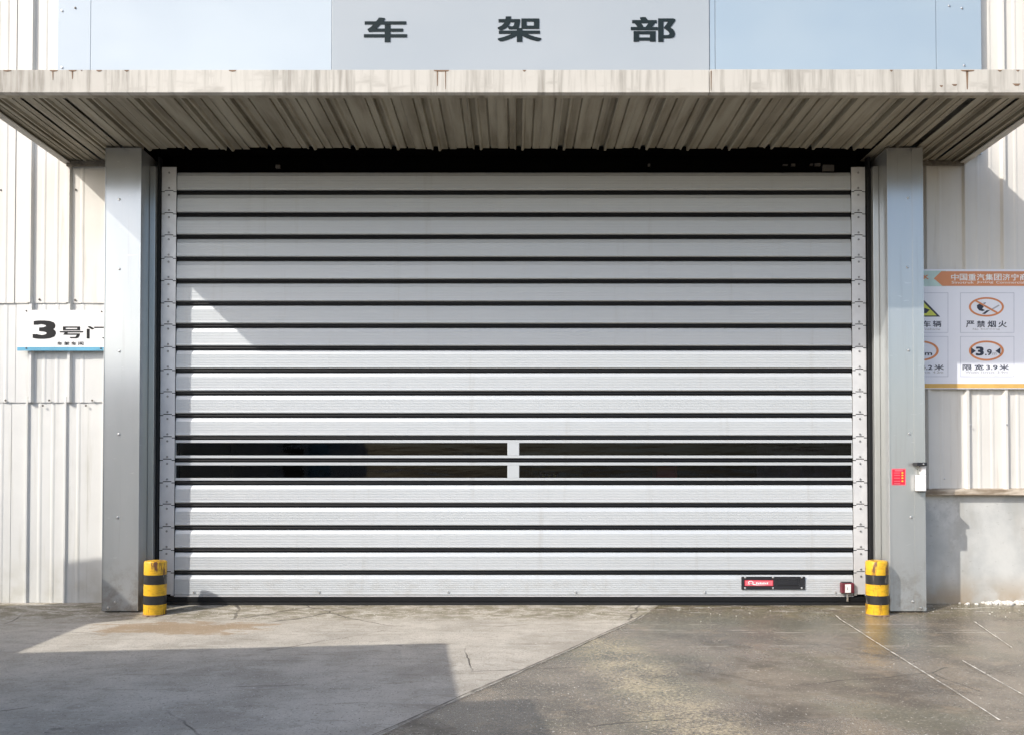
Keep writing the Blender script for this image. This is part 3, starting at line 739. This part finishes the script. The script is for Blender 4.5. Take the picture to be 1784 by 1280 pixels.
# ------------------------------------------------------------------ safety poster on the right wall
QY = WY - .048
po = thing('safety_poster', (PX(1720, QY), QY, PZ(677, QY)), 'large pale safety notice board with orange header and limit signs on the right wall', 'notice board')
L = [QY - .0015 * k for k in range(1, 6)]
def pp(pts, lay, mat, name): return pxpoly(pts, L[lay], .0012).build(name, mat, po)
pxpoly(rect(1560, 469.5, 1850, 677), QY, .006).build('board', 'poster', po)
pp(rect(1560, 472, 1648, 499), 0, 'print_teal', 'header')
pp([(1627, 485.5), (1640, 473), (1850, 473), (1850, 498.5), (1642, 498.5)], 1, 'print_orange', 'banner')
chars('中国重汽集团济宁商', 1657, 477.5, 1790, 489, L[2], 'print_white', po, .014)
words('Sinotruk Jining Commercial', 1658, 490, 1784, 494.5, L[2], 'print_white', po)
text('K', 1609, 479.5, 1618, 486.5, L[1], 'print_ring', po, 'lettering', .03, .0010)
pp(rect(1560, 668, 1850, 675.5), 0, 'print_band', 'lower_band')
def frame(u0, v0, u1, v1):
    m = MB(); Y = L[0]
    for r in ((u0, v0, u1, v0 + .9), (u0, v1 - .9, u1, v1), (u0, v0 + .95, u0 + .9, v1 - .95), (u1 - .9, v0 + .95, u1, v1 - .95)):
        q = [P(u, v, Y) for u, v in rect(*r)]; m.poly([(x, Y, z) for x, z in q], (0, .0012, 0))
    m.build('picture_frame', 'poster_line', po)
for u0, u1 in ((1563, 1652), (1673, 1767)):
    frame(u0, 510, u1, 580); frame(u0, 586, u1, 656)
# no-burning sign
ring_mb(1718.5, 535, 30.5, 17, 3.6, 3.0, L[0], .0012).build('ring', 'print_ring', po)
pp([(1697.5, 524.5), (1700, 522.5), (1741, 545.5), (1738.5, 547.5)], 2, 'print_ring', 'slash')
pp([(1702, 532), (1706, 529.8), (1711, 530.5), (1714, 535), (1711, 538), (1716, 541), (1712, 542.5), (1706, 541), (1702.5, 537)], 1, 'print_navy', 'flame_icon')
pp([(1711, 547), (1719, 541), (1725, 540.5), (1716, 547.5)], 1, 'print_navy', 'flame_icon')
pp([(1712, 528.6), (1718, 527.2), (1716, 529.6)], 1, 'print_navy', 'flame_icon')
pp([(1728, 538), (1740, 531), (1741.5, 533), (1730, 539.5)], 1, 'print_pale', 'match_icon')
chars('严禁烟火', 1683, 559, 1754, 570.5, L[0], 'print_navy', po, .014, .001, .78)
words('No burning', 1695, 571.8, 1742, 575.5, L[0], 'print_pale', po)
# width limit sign
ring_mb(1718.5, 611, 30.5, 17.5, 4.2, 3.2, L[0], .0012).build('ring', 'print_ring', po)
pp([(1692, 605.5), (1692, 617.5), (1700, 611.5)], 1, 'print_navy', 'arrow'); pp([(1743, 605.5), (1743, 617.5), (1734.5, 611.5)], 1, 'print_navy', 'arrow')
text('3', 1700, 604, 1714, 619.5, L[1], 'print_navy', po, 'lettering', .035, .001)
text('.9', 1716, 608.5, 1728, 619, L[1], 'print_navy', po, 'lettering', .02, .001)
text('m', 1729, 614.5, 1736, 618.5, L[1], 'print_pale', po, 'lettering', .0, .001)
chars('限宽', 1677, 635, 1714, 644.5, L[0], 'print_navy', po, .014, .001, .8); text('3.9', 1718, 636, 1738, 644, L[0], 'print_navy', po, 'lettering', .014, .001); text('米', 1741, 635, 1758, 644.5, L[0], 'print_navy', po, 'character', .014, .001)
words('Width limit 3.9m', 1682, 646, 1756, 650, L[0], 'print_pale', po)
# vehicles sign and height limit sign, half hidden by the column
pp([(1606, 519), (1638, 552), (1574, 552)], 0, 'print_navy', 'triangle'); pp([(1606, 524), (1632, 550), (1580, 550)], 1, 'print_lime', 'triangle')
pp([(1590, 541), (1612, 537), (1620, 540), (1614, 546), (1592, 546)], 2, 'print_navy', 'vehicle_icon')
chars('注意车辆', 1570, 559, 1640, 570, L[0], 'print_navy', po, .014, .001, .8)
words('Beware of vehicle', 1572, 571.8, 1638, 575.5, L[0], 'print_pale', po)
ring_mb(1605, 611, 30.5, 17.5, 4.2, 3.2, L[0], .0012).build('ring', 'print_ring', po)
pp([(1598, 595.8), (1612, 595.8), (1605, 600)], 1, 'print_navy', 'arrow'); pp([(1598, 626.2), (1612, 626.2), (1605, 622)], 1, 'print_navy', 'arrow')
text('4.2', 1583, 605, 1608, 619, L[1], 'print_navy', po, 'lettering', .025, .001)
text('m', 1611, 614, 1624, 619, L[1], 'print_navy', po, 'lettering', .02, .001)
chars('限高', 1563.5, 635, 1600.5, 644.5, L[0], 'print_navy', po, .014, .001, .8); text('4.2', 1604.5, 636, 1624.5, 644, L[0], 'print_navy', po, 'lettering', .014, .001); text('米', 1627.5, 635, 1644.5, 644.5, L[0], 'print_navy', po, 'character', .014, .001)
words('Height limit 4.2m', 1568, 646, 1643, 650, L[0], 'print_pale', po)

# ------------------------------------------------------------------ red sticker and sensor on the right column
RY = KY - .0015
rs = thing('notice_sticker', (PX(1565, RY), RY, PZ(843, RY)), 'small red notice sticker on the right grey column', 'sticker')
pxpoly(rect(1553.5, 815.5, 1578, 844.5), RY, .001).build('backing', 'print_pink', rs)
pxpoly(rect(1554.8, 817, 1576.6, 843.2), RY - .001, .001).build('label', 'print_red', rs)
pxpoly(rect(1559, 818, 1573, 820), RY - .002, .001).build('heading', 'print_pink', rs)
for v in (823, 827, 832, 837.5, 841.5): pxpoly(rect(1557.5, v - .6, 1568, v + .6), RY - .002, .001).build('text_line', 'print_pink', rs)
for v in (823, 827.3, 832, 837.3): pxpoly(ellipse(1572.2, v, 1.9, 1.3, 10), RY - .002, .001).build('icon', 'print_yellow', rs)
sb = thing('sensor_unit', (PX(1606, KY), KY, PZ(856, KY)), 'white sensor unit with black bracket on the outer edge of the right column', 'sensor')
def sbx(u0, v0, u1, v1, y0, y1, mat, name, bev=.004):
    x0, zz1 = P(u0, v0, y0); x1, zz0 = P(u1, v1, y0); return MB().box(x0, x1, y0, y1, zz0, zz1, bev).build(name, mat, sb)
sbx(1600, 826.5, 1614, 855, KY - .085, KY - .006, 'plastic_white', 'body', .006)
sbx(1606, 811, 1613.5, 826.2, KY - .07, KY - .006, 'plastic_white', 'stem')
sbx(1597.5, 805, 1615.5, 810.8, KY - .10, KY - .006, 'plastic_black', 'bracket')
sbx(1601, 811, 1605.6, 826, KY - .03, KY - .006, 'casing', 'back_plate', .001)
sbx(1603, 855.2, 1612, 857, KY - .06, KY - .006, 'plastic_black', 'lens', .001)
x, z = P(1609, 808, KY - .1); screw(sb, x, KY - .10, z, .009)

# ------------------------------------------------------------------ bollards
def bollard(u, label, ang):
    r = .108; y = -.30 - r * .6; Yf = y - r
    x = PX(u, y, 1020); zb0 = gz(y) - .006; zt0 = PZ(976, y); h = zt0 - zb0
    b = thing('bollard', (x, y, zb0), label, 'bollard', 'yellow and black bollards at the door corners')
    f = [0, .215, .37, .56, .735, 1.0]      # band edges from the bottom
    for k, (a, c, mt) in enumerate(((0, .205, 'yellow'), (.205, .37, 'band_black'), (.37, .575, 'yellow'), (.575, .75, 'band_black'), (.75, 1.0, 'yellow'))):
        rr = r - (.0015 if mt == 'band_black' else 0); z0 = zb0 + a * h; z1 = zb0 + c * h
        prof = [(rr, z0), (rr, z1)] if k < 4 else [(rr, z0), (rr, z1 - .014), (rr - .004, z1 - .005), (rr - .012, z1), (rr * .6, z1 + .004), (.01, z1 + .006)]
        MB().lathe([(q, zz) for q, zz in prof], (x, y, 0), 48).build('cap' if k == 4 else 'band', mt, b, True)
    m = MB(); rnd = random.Random(ang)
    prof = [(r + .012, zb0 - .004), (r + .012, zb0 + .006), (r + .001, zb0 + .012)]
    m.lathe(prof, (x, y, 0), 40)
    for v in m.bm.verts: v.co.x += rnd.uniform(-.006, .006); v.co.y += rnd.uniform(-.006, .006)
    m.build('base_collar', 'rust', b)
    b.rotation_euler = (R(.3), R(ang), 0)
bollard(270, 'chipped yellow and black bollard at the left foot of the door', .7)
bollard(1528, 'cleaner yellow and black bollard at the right foot of the door', -.3)

# ------------------------------------------------------------------ loose debris at the foot of the right wall
m = MB(); rnd = random.Random(3)
def lump(x, y, s):
    b = bmesh.new(); bmesh.ops.create_icosphere(b, subdivisions=1, radius=1)
    a = rnd.uniform(0, 6.28); sx, sy, sz = s * rnd.uniform(.7, 1.5), s * rnd.uniform(.6, 1.1), s * rnd.uniform(.35, .7)
    for v in b.verts:
        v.co *= rnd.uniform(.75, 1.15); q = Vector((v.co.x * sx, v.co.y * sy, v.co.z * sz))
        v.co = Vector((q.x * math.cos(a) - q.y * math.sin(a) + x, q.x * math.sin(a) + q.y * math.cos(a) + y, q.z + gz(y) + sz * .4))
    m.merge(b)
for k in range(260):
    x = 4.62 + rnd.random() ** .8 * 3.2; lump(x, .10 - abs(rnd.gauss(0, .045)), rnd.uniform(.020, .055) * min(1, .4 + (x - 4.6) * 2))
for k in range(26): lump(rnd.uniform(4.15, 5.2), rnd.uniform(-.5, .1), rnd.uniform(.003, .010))
for k in range(60): lump(rnd.uniform(-3.5, 3.6), rnd.uniform(-.45, -.08), rnd.uniform(.002, .008))
for k in range(45): lump(rnd.uniform(-4, 4.5), rnd.uniform(-4.4, -.5), rnd.uniform(.002, .005))
deb = m.build('debris', 'stone'); deb['kind'] = 'stuff'; deb['label'] = 'pale crumbled mortar and grit along the foot of the right wall'; deb['category'] = 'debris'

# ------------------------------------------------------------------ two unseen huts added left of the yard to cast the shadow on the ground
def hut(cx, cy, wx, wy, h, rot, label):
    t = thing('shadow_hut', (cx, cy, 0), label, 'hut', 'unseen huts added to cast the ground shadow')
    def put(mb, name, mat, par=t):
        o = mb.build(name, mat, None, False, (0, 0, 0)); o.parent = par; return o
    put(MB().box(-wx, 0, -wy, 0, 0, h - .12), 'wall', 'hut_wall')
    put(MB().box(-wx - .02, .02, -wy - .02, .02, h - .12, h, .01), 'roof', 'hut_roof')
    d = put(MB().box(.001, .04, -wy * .5, -wy * .5 + .9, .02, 2.05, .005), 'door', 'plate_blue')
    put(MB().box(.04, .08, -wy * .5 + .06, -wy * .5 + .18, 1.0, 1.03, .004), 'handle', 'screw', d)
    wn = put(MB().box(.001, .035, -wy * .5 + 1.2, -wy * .5 + 2.2, 1.0, 1.9, .005), 'window', 'plate_white')
    put(MB().box(.035, .04, -wy * .5 + 1.26, -wy * .5 + 2.14, 1.06, 1.84), 'pane', 'pane_dark', wn)
    t.rotation_euler.z = R(rot); return t
def caster(sx, sy, h): return sx - 1.33 / 1.27 * h, sy - h / 1.27
x, y = caster(-.58, -1.80, 3.0); t1 = hut(x, y, 3.6, 5.0, 3.0, 7, 'unseen pale grey flat-roofed hut nearer the camera, added to cast the ground shadow')
x, y = caster(-4.12, .12, 3.2); t2 = hut(x, y, 4.2, 4.6, 3.2, 5, 'taller unseen pale grey hut with a box on top, added to shade the left wall foot')
o = MB().box(-.85, -.40, -1.2, -.02, 3.2, 3.88, .02).build('shadow_box', 'hut_roof', None, False, (0, 0, 0)); o.parent = t2  # unseen box added to cast the bump of shadow on the wall
o = MB().box(-.9, .0, -4.4, -2.15, 3.0, 3.42, .02).build('shadow_box', 'hut_roof', None, False, (0, 0, 0)); o.parent = t1  # unseen box added to step the edge of the ground shadow
